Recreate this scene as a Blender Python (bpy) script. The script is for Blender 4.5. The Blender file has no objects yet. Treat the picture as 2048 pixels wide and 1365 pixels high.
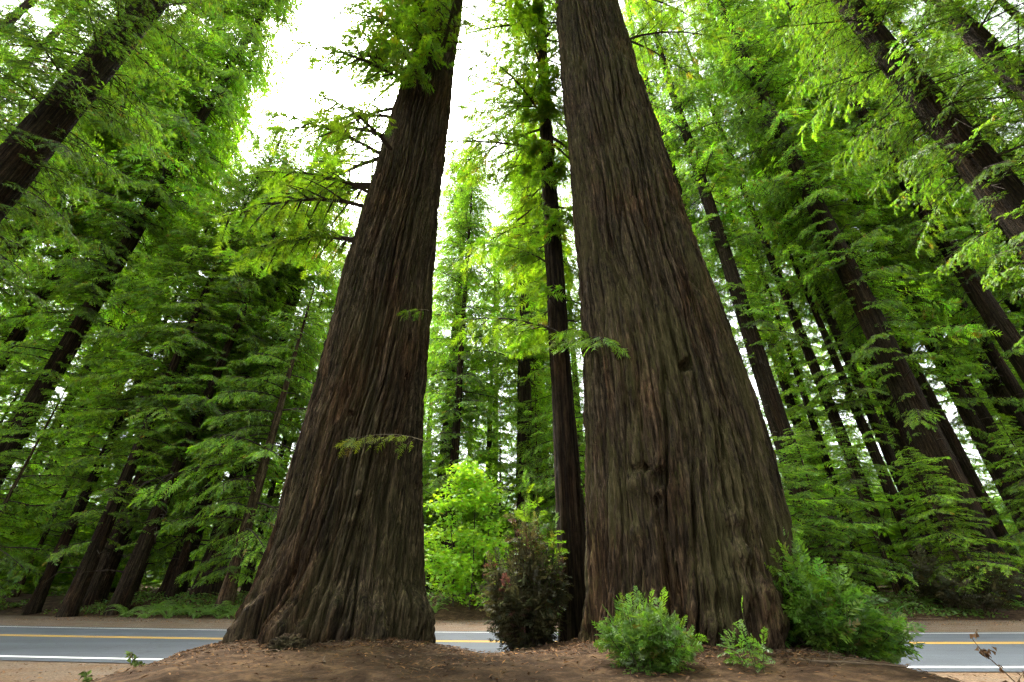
import bpy, math
import numpy as np
from mathutils import Vector, Matrix

R = math.radians
scene = bpy.context.scene
C = scene.collection

# ------------------------------------------------------------------ camera, sky, sun, exposure
FPX, TILT, HC = 873.0, 29.7, 1.16
cam_d = bpy.data.cameras.new('camera')
cam_d.sensor_width = 36.0
cam_d.lens = FPX / 2048 * 36.0
cam_d.clip_start, cam_d.clip_end = 0.05, 2000
cam = bpy.data.objects.new('camera', cam_d)
C.objects.link(cam)
cam.location = (0, 0, HC)
cam.rotation_euler = (R(90 + TILT), 0, 0)
scene.camera = cam

SUN_EL, SUN_AZ = 58.0, -38.0            # azimuth measured from +Y towards +X
world = bpy.data.worlds.new('World')
scene.world = world
world.use_nodes = True
wn, wl = world.node_tree.nodes, world.node_tree.links
bg = wn['Background']
sky = wn.new('ShaderNodeTexSky')
sky.sky_type = 'NISHITA'
sky.sun_disc = False
sky.sun_elevation = R(SUN_EL)
sky.sun_rotation = R(SUN_AZ)
sky.dust_density = 4.0
sky.air_density = 1.0
hs = wn.new('ShaderNodeHueSaturation')
hs.inputs['Saturation'].default_value = 0.16
wl.new(sky.outputs[0], hs.inputs['Color'])
wl.new(hs.outputs[0], bg.inputs['Color'])
bg.inputs['Strength'].default_value = 0.15

sun_d = bpy.data.lights.new('sun', 'SUN')
sun_d.energy = 1.5
sun_d.angle = R(14)
sun_d.color = (1.0, 0.95, 0.86)
sun = bpy.data.objects.new('sun', sun_d)
C.objects.link(sun)
sdir = Vector((math.sin(R(SUN_AZ)) * math.cos(R(SUN_EL)), math.cos(R(SUN_AZ)) * math.cos(R(SUN_EL)), math.sin(R(SUN_EL))))
sun.rotation_euler = (-sdir).to_track_quat('-Z', 'Y').to_euler()
sun.location = sdir * 80

vs = scene.view_settings
vs.view_transform = 'Standard'
vs.look = 'None'
vs.gamma = 1.0
vs.exposure = 3.0
vs.use_curve_mapping = False
cy = scene.cycles
cy.use_denoising = True
cy.denoising_prefilter = 'NONE'
cy.max_bounces = 6
cy.diffuse_bounces = 4
cy.transmission_bounces = 4
cy.glossy_bounces = 2
cy.use_adaptive_sampling = True
cy.adaptive_threshold = 0.03
cy.caustics_reflective = False
cy.caustics_refractive = False

# ------------------------------------------------------------------ projection (to find real positions from the photograph)
ct, st = math.cos(R(TILT)), math.sin(R(TILT))
def at_depth(px, py, Y):
    a, b = (px - 1024) / FPX, (682.5 - py) / FPX
    d = np.array([a, ct - b * st, st + b * ct])
    r = d * (Y / d[1])
    return r[0], r[2] + HC
def base_x(px, Y, z):
    return (px - 1024) * (Y * ct + (z - HC) * st) / FPX
def to_px(x, y, z):
    w = y * ct + (z - HC) * st
    return 1024 + FPX * x / w

# ------------------------------------------------------------------ noise
_prm = np.random.RandomState(7).permutation(256)
_prm = np.concatenate([_prm, _prm, _prm])
_g = np.random.RandomState(3).normal(size=(256, 3))
_g /= np.linalg.norm(_g, axis=1)[:, None]
def pn(p):
    p = np.asarray(p, dtype=np.float64)
    i = np.floor(p).astype(np.int64)
    f = p - i
    u = f * f * f * (f * (f * 6 - 15) + 10)
    i &= 255
    out = 0
    for dx in (0, 1):
        wx = u[:, 0] if dx else 1 - u[:, 0]
        for dy in (0, 1):
            wy = u[:, 1] if dy else 1 - u[:, 1]
            for dz in (0, 1):
                wz = u[:, 2] if dz else 1 - u[:, 2]
                h = _prm[_prm[_prm[(i[:, 0] + dx) & 255] + ((i[:, 1] + dy) & 255)] + ((i[:, 2] + dz) & 255)]
                g = _g[h]
                out = out + wx * wy * wz * (g[:, 0] * (f[:, 0] - dx) + g[:, 1] * (f[:, 1] - dy) + g[:, 2] * (f[:, 2] - dz))
    return out * 1.6
def pn3(x, y, z, sx, sy, sz, o=0.0):
    return pn(np.stack([np.ravel(x) * sx + o, np.ravel(y) * sy + o * 1.7, np.ravel(z) * sz - o * .6], 1)).reshape(np.shape(x))
def sstep(a, b, x):
    t = np.clip((x - a) / (b - a), 0, 1)
    return t * t * (3 - 2 * t)

# ------------------------------------------------------------------ materials
def new_mat(name):
    m = bpy.data.materials.new(name)
    m.use_nodes = True
    n, l = m.node_tree.nodes, m.node_tree.links
    n.clear()
    out = n.new('ShaderNodeOutputMaterial')
    return m, n, l, out
def coords(n, l, scale=(1, 1, 1), kind='Object'):
    tc = n.new('ShaderNodeTexCoord')
    mp = n.new('ShaderNodeMapping')
    mp.inputs['Scale'].default_value = scale
    l.new(tc.outputs[kind], mp.inputs['Vector'])
    return mp.outputs['Vector']
def noise(n, l, vec, scale, detail=4, rough=.6, dist=0.0):
    t = n.new('ShaderNodeTexNoise')
    t.inputs['Scale'].default_value = scale
    t.inputs['Detail'].default_value = detail
    t.inputs['Roughness'].default_value = rough
    t.inputs['Distortion'].default_value = dist
    l.new(vec, t.inputs['Vector'])
    return t.outputs['Fac']
def ramp(n, l, fac, stops):
    r = n.new('ShaderNodeValToRGB')
    while len(r.color_ramp.elements) < len(stops):
        r.color_ramp.elements.new(0.5)
    for e, (p, c) in zip(r.color_ramp.elements, stops):
        e.position = p
        e.color = (*c, 1) if len(c) == 3 else c
    l.new(fac, r.inputs['Fac'])
    return r.outputs['Color']
def mix(n, l, fac, a, b, mode='MIX'):
    m = n.new('ShaderNodeMix')
    m.data_type = 'RGBA'
    m.blend_type = mode
    for sock, v in ((m.inputs[0], fac), (m.inputs[6], a), (m.inputs[7], b)):
        if hasattr(v, 'is_output'):
            l.new(v, sock)
        else:
            sock.default_value = v if not isinstance(v, tuple) else (*v, 1)
    return m.outputs[2]
def principled(n, l, out, color, rough=.9, bump=None, bstr=.5, bdist=.02, spec=.2):
    p = n.new('ShaderNodeBsdfPrincipled')
    if hasattr(color, 'is_output'):
        l.new(color, p.inputs['Base Color'])
    else:
        p.inputs['Base Color'].default_value = (*color, 1)
    p.inputs['Roughness'].default_value = rough
    p.inputs['Specular IOR Level'].default_value = spec
    if bump is not None:
        b = n.new('ShaderNodeBump')
        b.inputs['Strength'].default_value = bstr
        b.inputs['Distance'].default_value = bdist
        l.new(bump, b.inputs['Height'])
        l.new(b.outputs[0], p.inputs['Normal'])
    l.new(p.outputs[0], out.inputs['Surface'])
    return p

def bark_mat(name, tone=1.0, moss=0.0, sc=1.0, red=1.0):
    m, n, l, out = new_mat(name)
    v1 = coords(n, l, (12 * sc, 12 * sc, .40 * sc))
    v2 = coords(n, l, (38 * sc, 38 * sc, 1.5 * sc))
    v3 = coords(n, l, (1.1 * sc, 1.1 * sc, .35 * sc))
    v4 = coords(n, l, (20 * sc, 20 * sc, 5 * sc))
    a = noise(n, l, v1, 1, 6, .66, .3)
    b = noise(n, l, v2, 1, 4, .7, .15)
    c = noise(n, l, v3, 1, 3, .6)
    d = noise(n, l, v4, 1, 4, .7)
    t = tone
    col = ramp(n, l, a, [(.36, (.030 * t * red, .023 * t, .015 * t)), (.46, (.062 * t * red, .048 * t, .031 * t)), (.55, (.104 * t, .076 * t, .048 * t)), (.67, (.20 * t, .155 * t, .104 * t))])
    fib = ramp(n, l, b, [(.36, (.42, .38, .34)), (.5, (.92, .92, .92)), (.64, (1.75, 1.65, 1.5))])
    col = mix(n, l, 1.0, col, fib, 'MULTIPLY')
    spk = ramp(n, l, d, [(.38, (.6, .58, .55)), (.5, (1, 1, 1)), (.62, (1.35, 1.32, 1.25))])
    col = mix(n, l, 1.0, col, spk, 'MULTIPLY')
    warm = ramp(n, l, c, [(.38, (1.10, .90, .76)), (.5, (1, 1, 1)), (.62, (.94, 1.0, .9))])
    col = mix(n, l, 1.0, col, warm, 'MULTIPLY')
    if moss:
        vm = coords(n, l, (1.5, 1.5, .45))
        vf = coords(n, l, (22, 22, 5))
        mm = noise(n, l, vm, 1, 4, .65)
        mf = noise(n, l, vf, 1, 4, .75)
        ad = n.new('ShaderNodeMath'); ad.operation = 'MULTIPLY_ADD'
        l.new(mf, ad.inputs[0]); ad.inputs[1].default_value = .9; l.new(mm, ad.inputs[2])
        mk = ramp(n, l, ad.outputs[0], [(.93, (0, 0, 0)), (1.0, (moss, moss, moss))])
        col = mix(n, l, mk, col, (.088, .082, .026))
    bm = n.new('ShaderNodeMath'); bm.operation = 'ADD'
    l.new(a, bm.inputs[0]); l.new(b, bm.inputs[1])
    bm2 = n.new('ShaderNodeMath'); bm2.operation = 'MULTIPLY_ADD'
    l.new(d, bm2.inputs[0]); bm2.inputs[1].default_value = .6; l.new(bm.outputs[0], bm2.inputs[2])
    principled(n, l, out, col, .95, bm2.outputs[0], 1.0, .05 / sc, .1)
    return m

def leaf_mat(name, dif, tra, gloss=.06, var=.35):
    m, n, l, out = new_mat(name)
    at = n.new('ShaderNodeAttribute'); at.attribute_name = 'tint'
    oi = n.new('ShaderNodeObjectInfo')
    rr = ramp(n, l, oi.outputs['Random'], [(0, (1 - var, 1 - var * .75, 1 - var * .2)), (.5, (1, 1, 1)), (1, (1 + var * .9, 1 + var * .45, 1 - var * .6))])
    tint = mix(n, l, 1.0, at.outputs['Color'], rr, 'MULTIPLY')
    cd = mix(n, l, 1.0, tint, dif, 'MULTIPLY')
    ctn = mix(n, l, 1.0, tint, tra, 'MULTIPLY')
    d = n.new('ShaderNodeBsdfDiffuse'); l.new(cd, d.inputs['Color'])
    t = n.new('ShaderNodeBsdfTranslucent'); l.new(ctn, t.inputs['Color'])
    g = n.new('ShaderNodeBsdfGlossy'); g.inputs['Roughness'].default_value = .45
    g.inputs['Color'].default_value = (.8, .85, .8, 1)
    a1 = n.new('ShaderNodeAddShader'); l.new(d.outputs[0], a1.inputs[0]); l.new(t.outputs[0], a1.inputs[1])
    mx = n.new('ShaderNodeMixShader'); mx.inputs[0].default_value = gloss
    l.new(a1.outputs[0], mx.inputs[1]); l.new(g.outputs[0], mx.inputs[2])
    l.new(mx.outputs[0], out.inputs['Surface'])
    return m

M = {}
M['bark_left'] = bark_mat('bark_left_giant', .60, .15)
M['bark_right'] = bark_mat('bark_right_giant', .60, .36, 1.1)
M['bark'] = bark_mat('bark_redwood', .30, .0, .8, 1.04)
M['bark_thin'] = bark_mat('bark_young', .7, .0, 1.6, 1.1)
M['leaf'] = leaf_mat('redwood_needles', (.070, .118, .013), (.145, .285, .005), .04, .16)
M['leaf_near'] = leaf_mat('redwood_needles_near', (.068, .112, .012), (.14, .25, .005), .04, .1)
M['leaf_side_shade'] = leaf_mat('redwood_needles_side_shade', (.058, .10, .014), (.085, .165, .005), .04, .1)  # darker copy of the needles, canopy shade put into the corner trees' colour
M['leaf_bush'] = leaf_mat('redwood_sprout_needles', (.058, .110, .015), (.10, .21, .008), .05, .1)
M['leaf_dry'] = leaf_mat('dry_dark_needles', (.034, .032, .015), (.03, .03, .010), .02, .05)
M['leaf_maple'] = leaf_mat('maple_leaves', (.12, .20, .02), (.24, .42, .012), .05, .05)
M['leaf_low'] = leaf_mat('ground_cover_leaves', (.06, .10, .02), (.07, .14, .012), .04, .1)
M['leaf_fern'] = leaf_mat('fern_fronds', (.07, .12, .025), (.09, .18, .015), .05, .1)
def wood_mat(name, col):
    m, n, l, out = new_mat(name)
    f = noise(n, l, coords(n, l, (6, 6, 6)), 3, 3)
    c = ramp(n, l, f, [(.3, tuple(v * .6 for v in col)), (.7, tuple(v * 1.4 for v in col))])
    principled(n, l, out, c, .9, f, .4, .01)
    return m
M['twig'] = wood_mat('branch_bark', (.045, .034, .024))
M['twig_pale'] = wood_mat('lichen_twig', (.20, .17, .11))
M['twig_dead'] = wood_mat('dead_twig', (.12, .085, .055))

# ------------------------------------------------------------------ mesh helpers
def mesh_np(name, verts, faces, mat, tint=None, smooth=False):
    me = bpy.data.meshes.new(name)
    verts = np.ascontiguousarray(verts, dtype=np.float32)
    faces = np.ascontiguousarray(faces, dtype=np.int32)
    nv, nf, k = len(verts), len(faces), faces.shape[1]
    me.vertices.add(nv)
    me.vertices.foreach_set('co', verts.ravel())
    me.loops.add(nf * k)
    me.loops.foreach_set('vertex_index', faces.ravel())
    me.polygons.add(nf)
    me.polygons.foreach_set('loop_start', np.arange(0, nf * k, k, dtype=np.int32))
    me.update(calc_edges=True)
    if smooth:
        me.polygons.foreach_set('use_smooth', np.ones(nf, dtype=bool))
    if tint is not None:
        a = me.attributes.new('tint', 'FLOAT_COLOR', 'POINT')
        col = np.ones((nv, 4), dtype=np.float32)
        col[:, :3] = tint
        a.data.foreach_set('color', col.ravel())
    me.materials.append(mat)
    me.validate()
    return me
def link(name, me, parent=None, kind=None):
    o = bpy.data.objects.new(name, me)
    C.objects.link(o)
    if parent is not None:
        o.parent = parent
    if kind:
        o['kind'] = kind
    return o
def thing(name, label, cat, loc=(0, 0, 0), rz=0.0, group=None):
    o = bpy.data.objects.new(name, None)
    C.objects.link(o)
    o.empty_display_size = .2
    o.location = loc
    o.rotation_euler = (0, 0, rz)
    o['label'] = label
    o['category'] = cat
    if group:
        o['group'] = group
    return o
def tag(o, label, cat, group=None):
    o['label'] = label
    o['category'] = cat
    if group:
        o['group'] = group
    return o

class Buf:
    """triangles with a colour per vertex"""
    def __init__(self):
        self.v, self.t = [], []
    def add(self, v, t):
        self.v.append(np.asarray(v, np.float32)); self.t.append(np.asarray(t, np.float32))
    def arr(self):
        return np.concatenate(self.v), np.concatenate(self.t)
    def mesh(self, name, mat):
        v, t = self.arr()
        return mesh_np(name, v, np.arange(len(v)).reshape(-1, 3), mat, t)
def tube_tris(pts, rad, sides=4):
    pts = np.asarray(pts, float); n = len(pts)
    rad = np.broadcast_to(np.asarray(rad, float), (n,))
    tan = np.gradient(pts, axis=0)
    tan /= np.linalg.norm(tan, axis=1)[:, None] + 1e-9
    ref = np.array([0, 0, 1.0]) if abs(tan[0, 2]) < .8 else np.array([1.0, 0, 0])
    s = np.cross(tan, ref); s /= np.linalg.norm(s, axis=1)[:, None] + 1e-9
    u = np.cross(s, tan)
    a = np.arange(sides) / sides * 2 * np.pi
    ring = pts[:, None] + rad[:, None, None] * (np.cos(a)[None, :, None] * s[:, None] + np.sin(a)[None, :, None] * u[:, None])
    i0, i1 = ring[:-1], ring[1:]
    j0, j1 = np.roll(i0, -1, 1), np.roll(i1, -1, 1)
    t = np.stack([i0, j0, j1, i0, j1, i1], 2).reshape(-1, 3)
    return t

# ------------------------------------------------------------------ foliage building blocks
def spray_template(pairs, wid, length, width_leaf, rs, diamond=False, droop=.25):
    """flat feather of leaflets along +X, unit length"""
    tris = []
    for i in range(pairs):
        t = (i + .6) / pairs
        ll = length * (0.45 + .75 * math.sin(math.pi * min(1, .18 + t * .78))) * rs.uniform(.8, 1.15)
        for sgn in (-1, 1):
            tt = t + rs.uniform(-.03, .03)
            ang = R(rs.uniform(42, 66))
            dx, dy = math.cos(ang) * ll, sgn * math.sin(ang) * ll
            z0 = -droop * tt * tt
            b = np.array([tt, 0, z0]); tip = np.array([tt + dx, dy, z0 - droop * .9 * tt * dx - abs(dy) * rs.uniform(.0, .5)])
            w = width_leaf * rs.uniform(.8, 1.2)
            if diamond:
                mid = b * .5 + tip * .5
                px_ = np.array([-dy, dx, 0]) / ll * w * .5
                px_[2] = rs.uniform(-.3, .3) * w
                tris += [b, mid - px_, tip, b, tip, mid + px_]
            else:
                o = np.array([w * .5, 0, rs.uniform(-.3, .3) * w])
                tris += [b - o, b + o, tip]
    z1 = -droop
    tris += [np.array([.8, -width_leaf * .5, -droop * .64]), np.array([.8, width_leaf * .5, -droop * .64]), np.array([1.0 + length * .6, 0, z1 * 1.1])]
    return np.array(tris)
rs0 = np.random.RandomState(11)
SPR_FAR = [spray_template(4, 1, .42, .17, rs0) for _ in range(6)]
SPR_MID = [spray_template(6, 1, .40, .11, rs0) for _ in range(6)]
SPR_NEAR = [spray_template(9, 1, .30, .085, rs0, True) for _ in range(6)]
SPR_FINE = [spray_template(13, 1, .20, .055, rs0, True, .18) for _ in range(6)]

def place_sprays(buf, tmpl, org, dirv, size, rs, tints, roll=.45):
    """org (n,3), dirv (n,3), size (n,)"""
    n = len(org)
    d = dirv / (np.linalg.norm(dirv, axis=1)[:, None] + 1e-9)
    up = np.tile(np.array([0, 0, 1.0]), (n, 1)) + rs.normal(size=(n, 3)) * roll
    s = np.cross(up, d); s /= np.linalg.norm(s, axis=1)[:, None] + 1e-9
    u = np.cross(d, s)
    pick = rs.randint(0, len(tmpl), n)
    for k in range(len(tmpl)):
        q = np.where(pick == k)[0]
        if not len(q):
            continue
        T = tmpl[k]
        V = org[q][:, None] + size[q][:, None, None] * (T[None, :, 0:1] * d[q][:, None] + T[None, :, 1:2] * s[q][:, None] + T[None, :, 2:3] * u[q][:, None])
        buf.add(V.reshape(-1, 3), np.repeat(tints[q], len(T), 0))
def make_tints(n, rs, lo=.65, hi=1.3, dead=.015, base=(1, 1, 1)):
    v = rs.uniform(lo, hi, n)[:, None] * np.array(base)[None]
    h = rs.normal(size=n) * .12
    t = np.stack([v[:, 0] * (1 + h), v[:, 1], v[:, 2] * (1 - h)], 1)
    q = rs.rand(n) < dead
    t[q] = np.array([1.75, .72, 1.4]) * rs.uniform(.7, 1.3, (q.sum(), 1))
    return np.clip(t, 0.02, 3.5)

def bough(L, rs, tmpl, spray=.42, twigs=13, per=4, droop=.35, rise=.1, wide=.42, lo=.65, hi=1.3, dead=.015, twigr=1.0, base=(1, 1, 1), roll=.45):
    """a branch along +X with side twigs carrying sprays. returns (leaf tris, leaf tints, wood tris)"""
    buf = Buf(); wood = []
    bend = rs.uniform(-.18, .18)
    def stem(t):
        t = np.asarray(t, float)
        return np.stack([L * t, L * bend * t * t, L * (rise * t - droop * t * t)], -1)
    tt = np.linspace(0, 1, 6)
    r0 = (.012 + .009 * L) * twigr
    wood.append(tube_tris(stem(tt), r0 * (1 - .85 * tt), 4))
    O, D, S = [], [], []
    for i in range(twigs):
        t = .12 + .86 * (i + rs.uniform(.1, .9)) / twigs
        p = stem(t); q = stem(min(1, t + .04)); d = q - p; d /= np.linalg.norm(d) + 1e-9
        sg = 1 if i % 2 else -1
        an = sg * R(rs.uniform(38, 70))
        dr = np.array([d[0] * math.cos(an) - d[1] * math.sin(an), d[0] * math.sin(an) + d[1] * math.cos(an), d[2] - rs.uniform(.0, .30)])
        ll = L * wide * (1.08 - t * .75) * rs.uniform(.55, 1.15)
        e = p + dr * ll + np.array([0, 0, -ll * .22])
        tp = np.array([p, e]) if tmpl is SPR_FAR else np.array([p, p * .5 + e * .5 + np.array([0, 0, ll * .05]), e])
        wood.append(tube_tris(tp, np.linspace(r0 * .4, r0 * .1, len(tp)), 3))
        for k in range(per):
            u = (k + rs.uniform(.2, .9)) / per
            o = p * (1 - u) + e * u + np.array([0, 0, ll * .1 * u * (1 - u)])
            side = (1 if k % 2 else -1) * R(rs.uniform(15, 60))
            if k == per - 1:
                side *= .3
            d2 = np.array([dr[0] * math.cos(side) - dr[1] * math.sin(side), dr[0] * math.sin(side) + dr[1] * math.cos(side), dr[2] - rs.uniform(.05, .5)])
            O.append(o); D.append(d2); S.append(spray * rs.uniform(.65, 1.25))
    for k in range(4):
        O.append(stem(.9 + .025 * k)); D.append(np.array([1, rs.uniform(-.5, .5), -.25 - rs.uniform(0, .3)])); S.append(spray * rs.uniform(.8, 1.2))
    O, D, S = np.array(O), np.array(D), np.array(S)
    bt = rs.uniform(.7, 1.35)
    place_sprays(buf, tmpl, O, D, S, rs, make_tints(len(O), rs, lo * bt, hi * bt, dead, base), roll)
    v, t = buf.arr()
    return v, t, np.concatenate(wood)
def rot_az(v, az, pitch=0.0, roll=0.0):
    m = Matrix.Rotation(az, 3, 'Z') @ Matrix.Rotation(-pitch, 3, 'Y') @ Matrix.Rotation(roll, 3, 'X')
    return v @ np.array(m).T

rsB = np.random.RandomState(21)
B_FAR = [bough(3.6, rsB, SPR_FAR, .32, 16, 7, .30, .12, .42, roll=.75, lo=.5, hi=1.5) for _ in range(8)]
B_NT = [bough(3.4, rsB, SPR_MID, .24, 17, 7, .34, .12, .42) for _ in range(8)]
B_MID = [bough(3.4, rsB, SPR_FAR, .27, 17, 8, .34, .10, .42, roll=.7, lo=.5, hi=1.5) for _ in range(8)]

def crown_meshes(name, H, z0, Lmax, density, lib, seed, mat_leaf, peak=.25, pitch=(-.15, .12), gap=.12, tmin=.25, flat=.55):
    """boughs round a straight trunk of height H. returns leaf mesh, wood mesh"""
    rs = np.random.RandomState(seed)
    L, T, W = [], [], []
    z = z0; az = rs.uniform(0, 6.28)
    while z < H - .3:
        u = (z - z0) / (H - z0)
        prof = min(1, .45 + u / peak * .55) * (1 - max(0, (u - peak) / (1 - peak)) ** 2.2 * flat)
        ln = Lmax * max(tmin * .5, prof) * rs.choice([.45, .7, .9, 1.0, 1.25], p=[.2, .25, .25, .2, .1]) * rs.uniform(.85, 1.15)
        az += 2.4 + rs.normal() * .5
        if pn(np.array([[math.cos(az) * 1.1, math.sin(az) * 1.1, z * .16 + seed]]))[0] > gap - .45:
            lv, lt, wv = lib[rs.randint(len(lib))]
            k = ln / 3.4
            pit = rs.uniform(*pitch) + .25 * max(0, u - .6)
            off = np.array([0, 0, z])
            tf = lambda v: rot_az(v * np.array([k, k * rs.uniform(.9, 1.2), k]), az, pit, rs.uniform(-.25, .25)) + off
            L.append(tf(lv)); T.append(lt * rs.uniform(.65, 1.35)); W.append(tf(wv))
        z += 1.0 / density * rs.uniform(.4, 1.6) * (1.05 - .4 * u)
    L, T, W = np.concatenate(L), np.concatenate(T), np.concatenate(W)
    ml = mesh_np(name + '_foliage', L, np.arange(len(L)).reshape(-1, 3), mat_leaf, T)
    mw = mesh_np(name + '_branches', W, np.arange(len(W)).reshape(-1, 3), M['twig'])
    return ml, mw

# ------------------------------------------------------------------ trunks
def bark_relief(phi, z, rad, tw, o, amp=1.0, detail=True):
    ph = phi - tw
    x, y = np.cos(ph) * rad, np.sin(ph) * rad
    wv = pn3(x, y, z, .7, .7, .25, o) * .35 + pn3(x, y, z, 2.2, 2.2, .8, o + 17) * .10
    ph2 = ph + wv / np.maximum(rad, .3) * .5
    x, y = np.cos(ph2) * rad, np.sin(ph2) * rad
    n1 = pn3(x, y, z, 5.2, 5.2, .26, o + 5)
    n2 = pn3(x, y, z, 10.5, 10.5, .50, o + 9)
    h = .125 * np.minimum(np.abs(n1) / .20, 1) ** .8 + .060 * np.minimum(np.abs(n2) / .24, 1) ** .85 + .024 * pn3(x, y, z, 6.5, 6.5, .9, o + 21)
    if detail:
        n3 = pn3(x, y, z, 21, 21, 1.3, o + 2)
        n4 = pn3(x, y, z, 34, 34, 9, o + 3)
        br = pn3(x, y, z, 7, 7, 3.5, o + 8)
        h = h + .030 * np.minimum(np.abs(n3) / .3, 1) + .012 * n4 + .014 * br
    h = h + .045 * pn3(x, y, z, 1.6, 1.6, .35, o + 4)
    return (h - .185) * amp

def trunk_grid(name, zs, cx, cyy, rr, nphi, disp, mat, front=False):
    phi = np.linspace(0, 2 * np.pi, nphi, endpoint=False)
    if front:                       # finer columns on the roadward and camera sides
        nf = int(nphi * .76)
        phi = np.concatenate([np.linspace(-np.pi / 2 - 1.75, -np.pi / 2 + 1.75, nf, endpoint=False), np.linspace(-np.pi / 2 + 1.75, 1.5 * np.pi - 1.75, nphi - nf, endpoint=False)])
    P, Z = np.meshgrid(phi, zs)
    d = disp(P, Z)
    rad = rr[:, None] + d
    X = cx[:, None] + np.cos(P) * rad
    Y = cyy[:, None] + np.sin(P) * rad
    v = np.stack([X, Y, Z], -1).reshape(-1, 3)
    nr = len(zs)
    i = np.arange(nr - 1)[:, None] * nphi + np.arange(nphi)[None]
    j = np.arange(nr - 1)[:, None] * nphi + (np.arange(nphi)[None] + 1) % nphi
    f = np.stack([i, j, j + nphi, i + nphi], -1).reshape(-1, 4)
    return mesh_np(name, v, f, mat, None, True)

def simple_trunk(name, H, r0, seed, mat, nphi=28, taper=.75, flare=.3):
    zs = np.concatenate([np.linspace(-.6, 3, 16), np.linspace(3.4, H, int(H * 1.1))])
    u = np.clip(zs / H, 0, 1)
    rr = r0 * (1 - taper * u) * (1 + flare * np.exp(-np.maximum(zs, 0) / .9))
    rs = np.random.RandomState(seed)
    cx = pn3(zs, zs * 0, zs * 0, .06, 1, 1, seed) * .35 * r0 / .5 * u
    cyy = pn3(zs, zs * 0, zs * 0, .06, 1, 1, seed + 31) * .35 * r0 / .5 * u
    def disp(P, Z):
        rad = np.full_like(P, r0)
        h = bark_relief(P, Z, rad, Z * rs.uniform(-.03, .03), seed * 3.1, min(1, r0 / .6), False)
        lob = pn3(np.cos(P), np.sin(P), Z, 1.8, 1.8, .3, seed) * np.exp(-np.maximum(Z, 0) / 1.2) * r0 * .25
        fade = 1 - .7 * np.clip(Z / H, 0, 1)
        return h * fade + lob
    return trunk_grid(name, zs, cx, cyy, rr, nphi, disp, mat)

# ------------------------------------------------------------------ terrain
def road_y(x):
    x = np.asarray(x, float)
    xc = np.clip(x, -22, 22)
    return 12.75 - .07 * xc + .004 * xc ** 2 + (x - xc) * np.where(x > 0, .106, -.246)
def ground_z(x, y):
    x, y = np.asarray(x, float), np.asarray(y, float)
    fx = 1 - sstep(2.9, 5.9, np.abs(x + .05 + .25 * (y - 6)*(x<0)))
    fy = sstep(-6, 3.0, y) * (1 - sstep(6.6, 9.0, y))
    m = .60 * fx * fy
    m = m - .16 * np.exp(-((x + .35) / .8) ** 2 - ((y - 7.6) / 1.6) ** 2)
    m = m + .09 * np.exp(-((x + 2.5) / 1.7) ** 2 - ((y - 7) / 1.7) ** 2) + .05 * np.exp(-((x - 2.2) / 1.9) ** 2 - ((y - 6.6) / 1.9) ** 2)
    e = y - road_y(x)
    bank = .85 * sstep(9.2, 13.2, e) + .02 * np.maximum(0, e - 13)
    near = .5 * sstep(6, 16, -e) * sstep(7, 12, np.abs(x))
    n = pn3(x, y, x * 0, .5, .5, 1, 2) * .05 + pn3(x, y, x * 0, 1.9, 1.9, 1, 5) * .02
    wild = np.maximum(fx * fy, sstep(9.6, 11.5, e))
    return m + bank + near * .6 + n * np.clip(wild + .15, 0, 1) - .012
def grow(a, b, s0, k):
    out = [a]; s = s0
    while out[-1] < b:
        out.append(out[-1] + s); s *= k
    return out
gx = np.arange(-6.2, 6.2, .07)
gx = np.concatenate([[-v for v in grow(6.2, 500, .12, 1.09)][::-1], gx[1:], grow(6.2, 500, .12, 1.09)])
gy = np.arange(3.6, 9.4, .07)
gy = np.concatenate([[7.2 - v for v in grow(3.6, 120, .12, 1.12)][::-1], gy[1:], np.arange(9.45, 34, .3), grow(34, 700, .4, 1.09)])
GX, GY = np.meshgrid(gx, gy)
GZ = ground_z(GX, GY)
near_m = (np.abs(GX) < 6.5) & (GY > 3.4) & (GY < 9.4)
GZ = GZ + np.where(near_m, pn3(GX, GY, GX * 0, 2.5, 2.5, 1, 3) * .022 + pn3(GX, GY, GX * 0, 6, 6, 1, 3) * .016 + pn3(GX, GY, GX * 0, 8.5, 8.5, 1, 8) * .010, 0)
nx, ny = len(gx), len(gy)
ii = np.arange(ny - 1)[:, None] * nx + np.arange(nx - 1)[None]
gf = np.stack([ii, ii + 1, ii + 1 + nx, ii + nx], -1).reshape(-1, 4)
def ground_mat():
    m, n, l, out = new_mat('forest_duff')
    v = coords(n, l)
    a = noise(n, l, v, .55, 4, .6)
    b = noise(n, l, v, 22, 5, .7)
    c = noise(n, l, v, 4, 4, .65)
    col = ramp(n, l, c, [(.34, (.032, .020, .012)), (.5, (.060, .039, .023)), (.66, (.108, .073, .044))])
    sp = ramp(n, l, b, [(.32, (.6, .57, .55)), (.5, (1, 1, 1)), (.68, (1.5, 1.35, 1.2))])
    col = mix(n, l, 1.0, col, sp, 'MULTIPLY')
    big = ramp(n, l, a, [(.35, (.85, .8, .8)), (.65, (1.15, 1.08, .98))])
    col = mix(n, l, 1.0, col, big, 'MULTIPLY')
    principled(n, l, out, col, .95, b, .8, .02, .1)
    return m
M['ground'] = ground_mat()
g = link('ground', mesh_np('ground', np.stack([GX, GY, GZ], -1).reshape(-1, 3), gf, M['ground'], None, True))
g['kind'] = 'structure'

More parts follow.
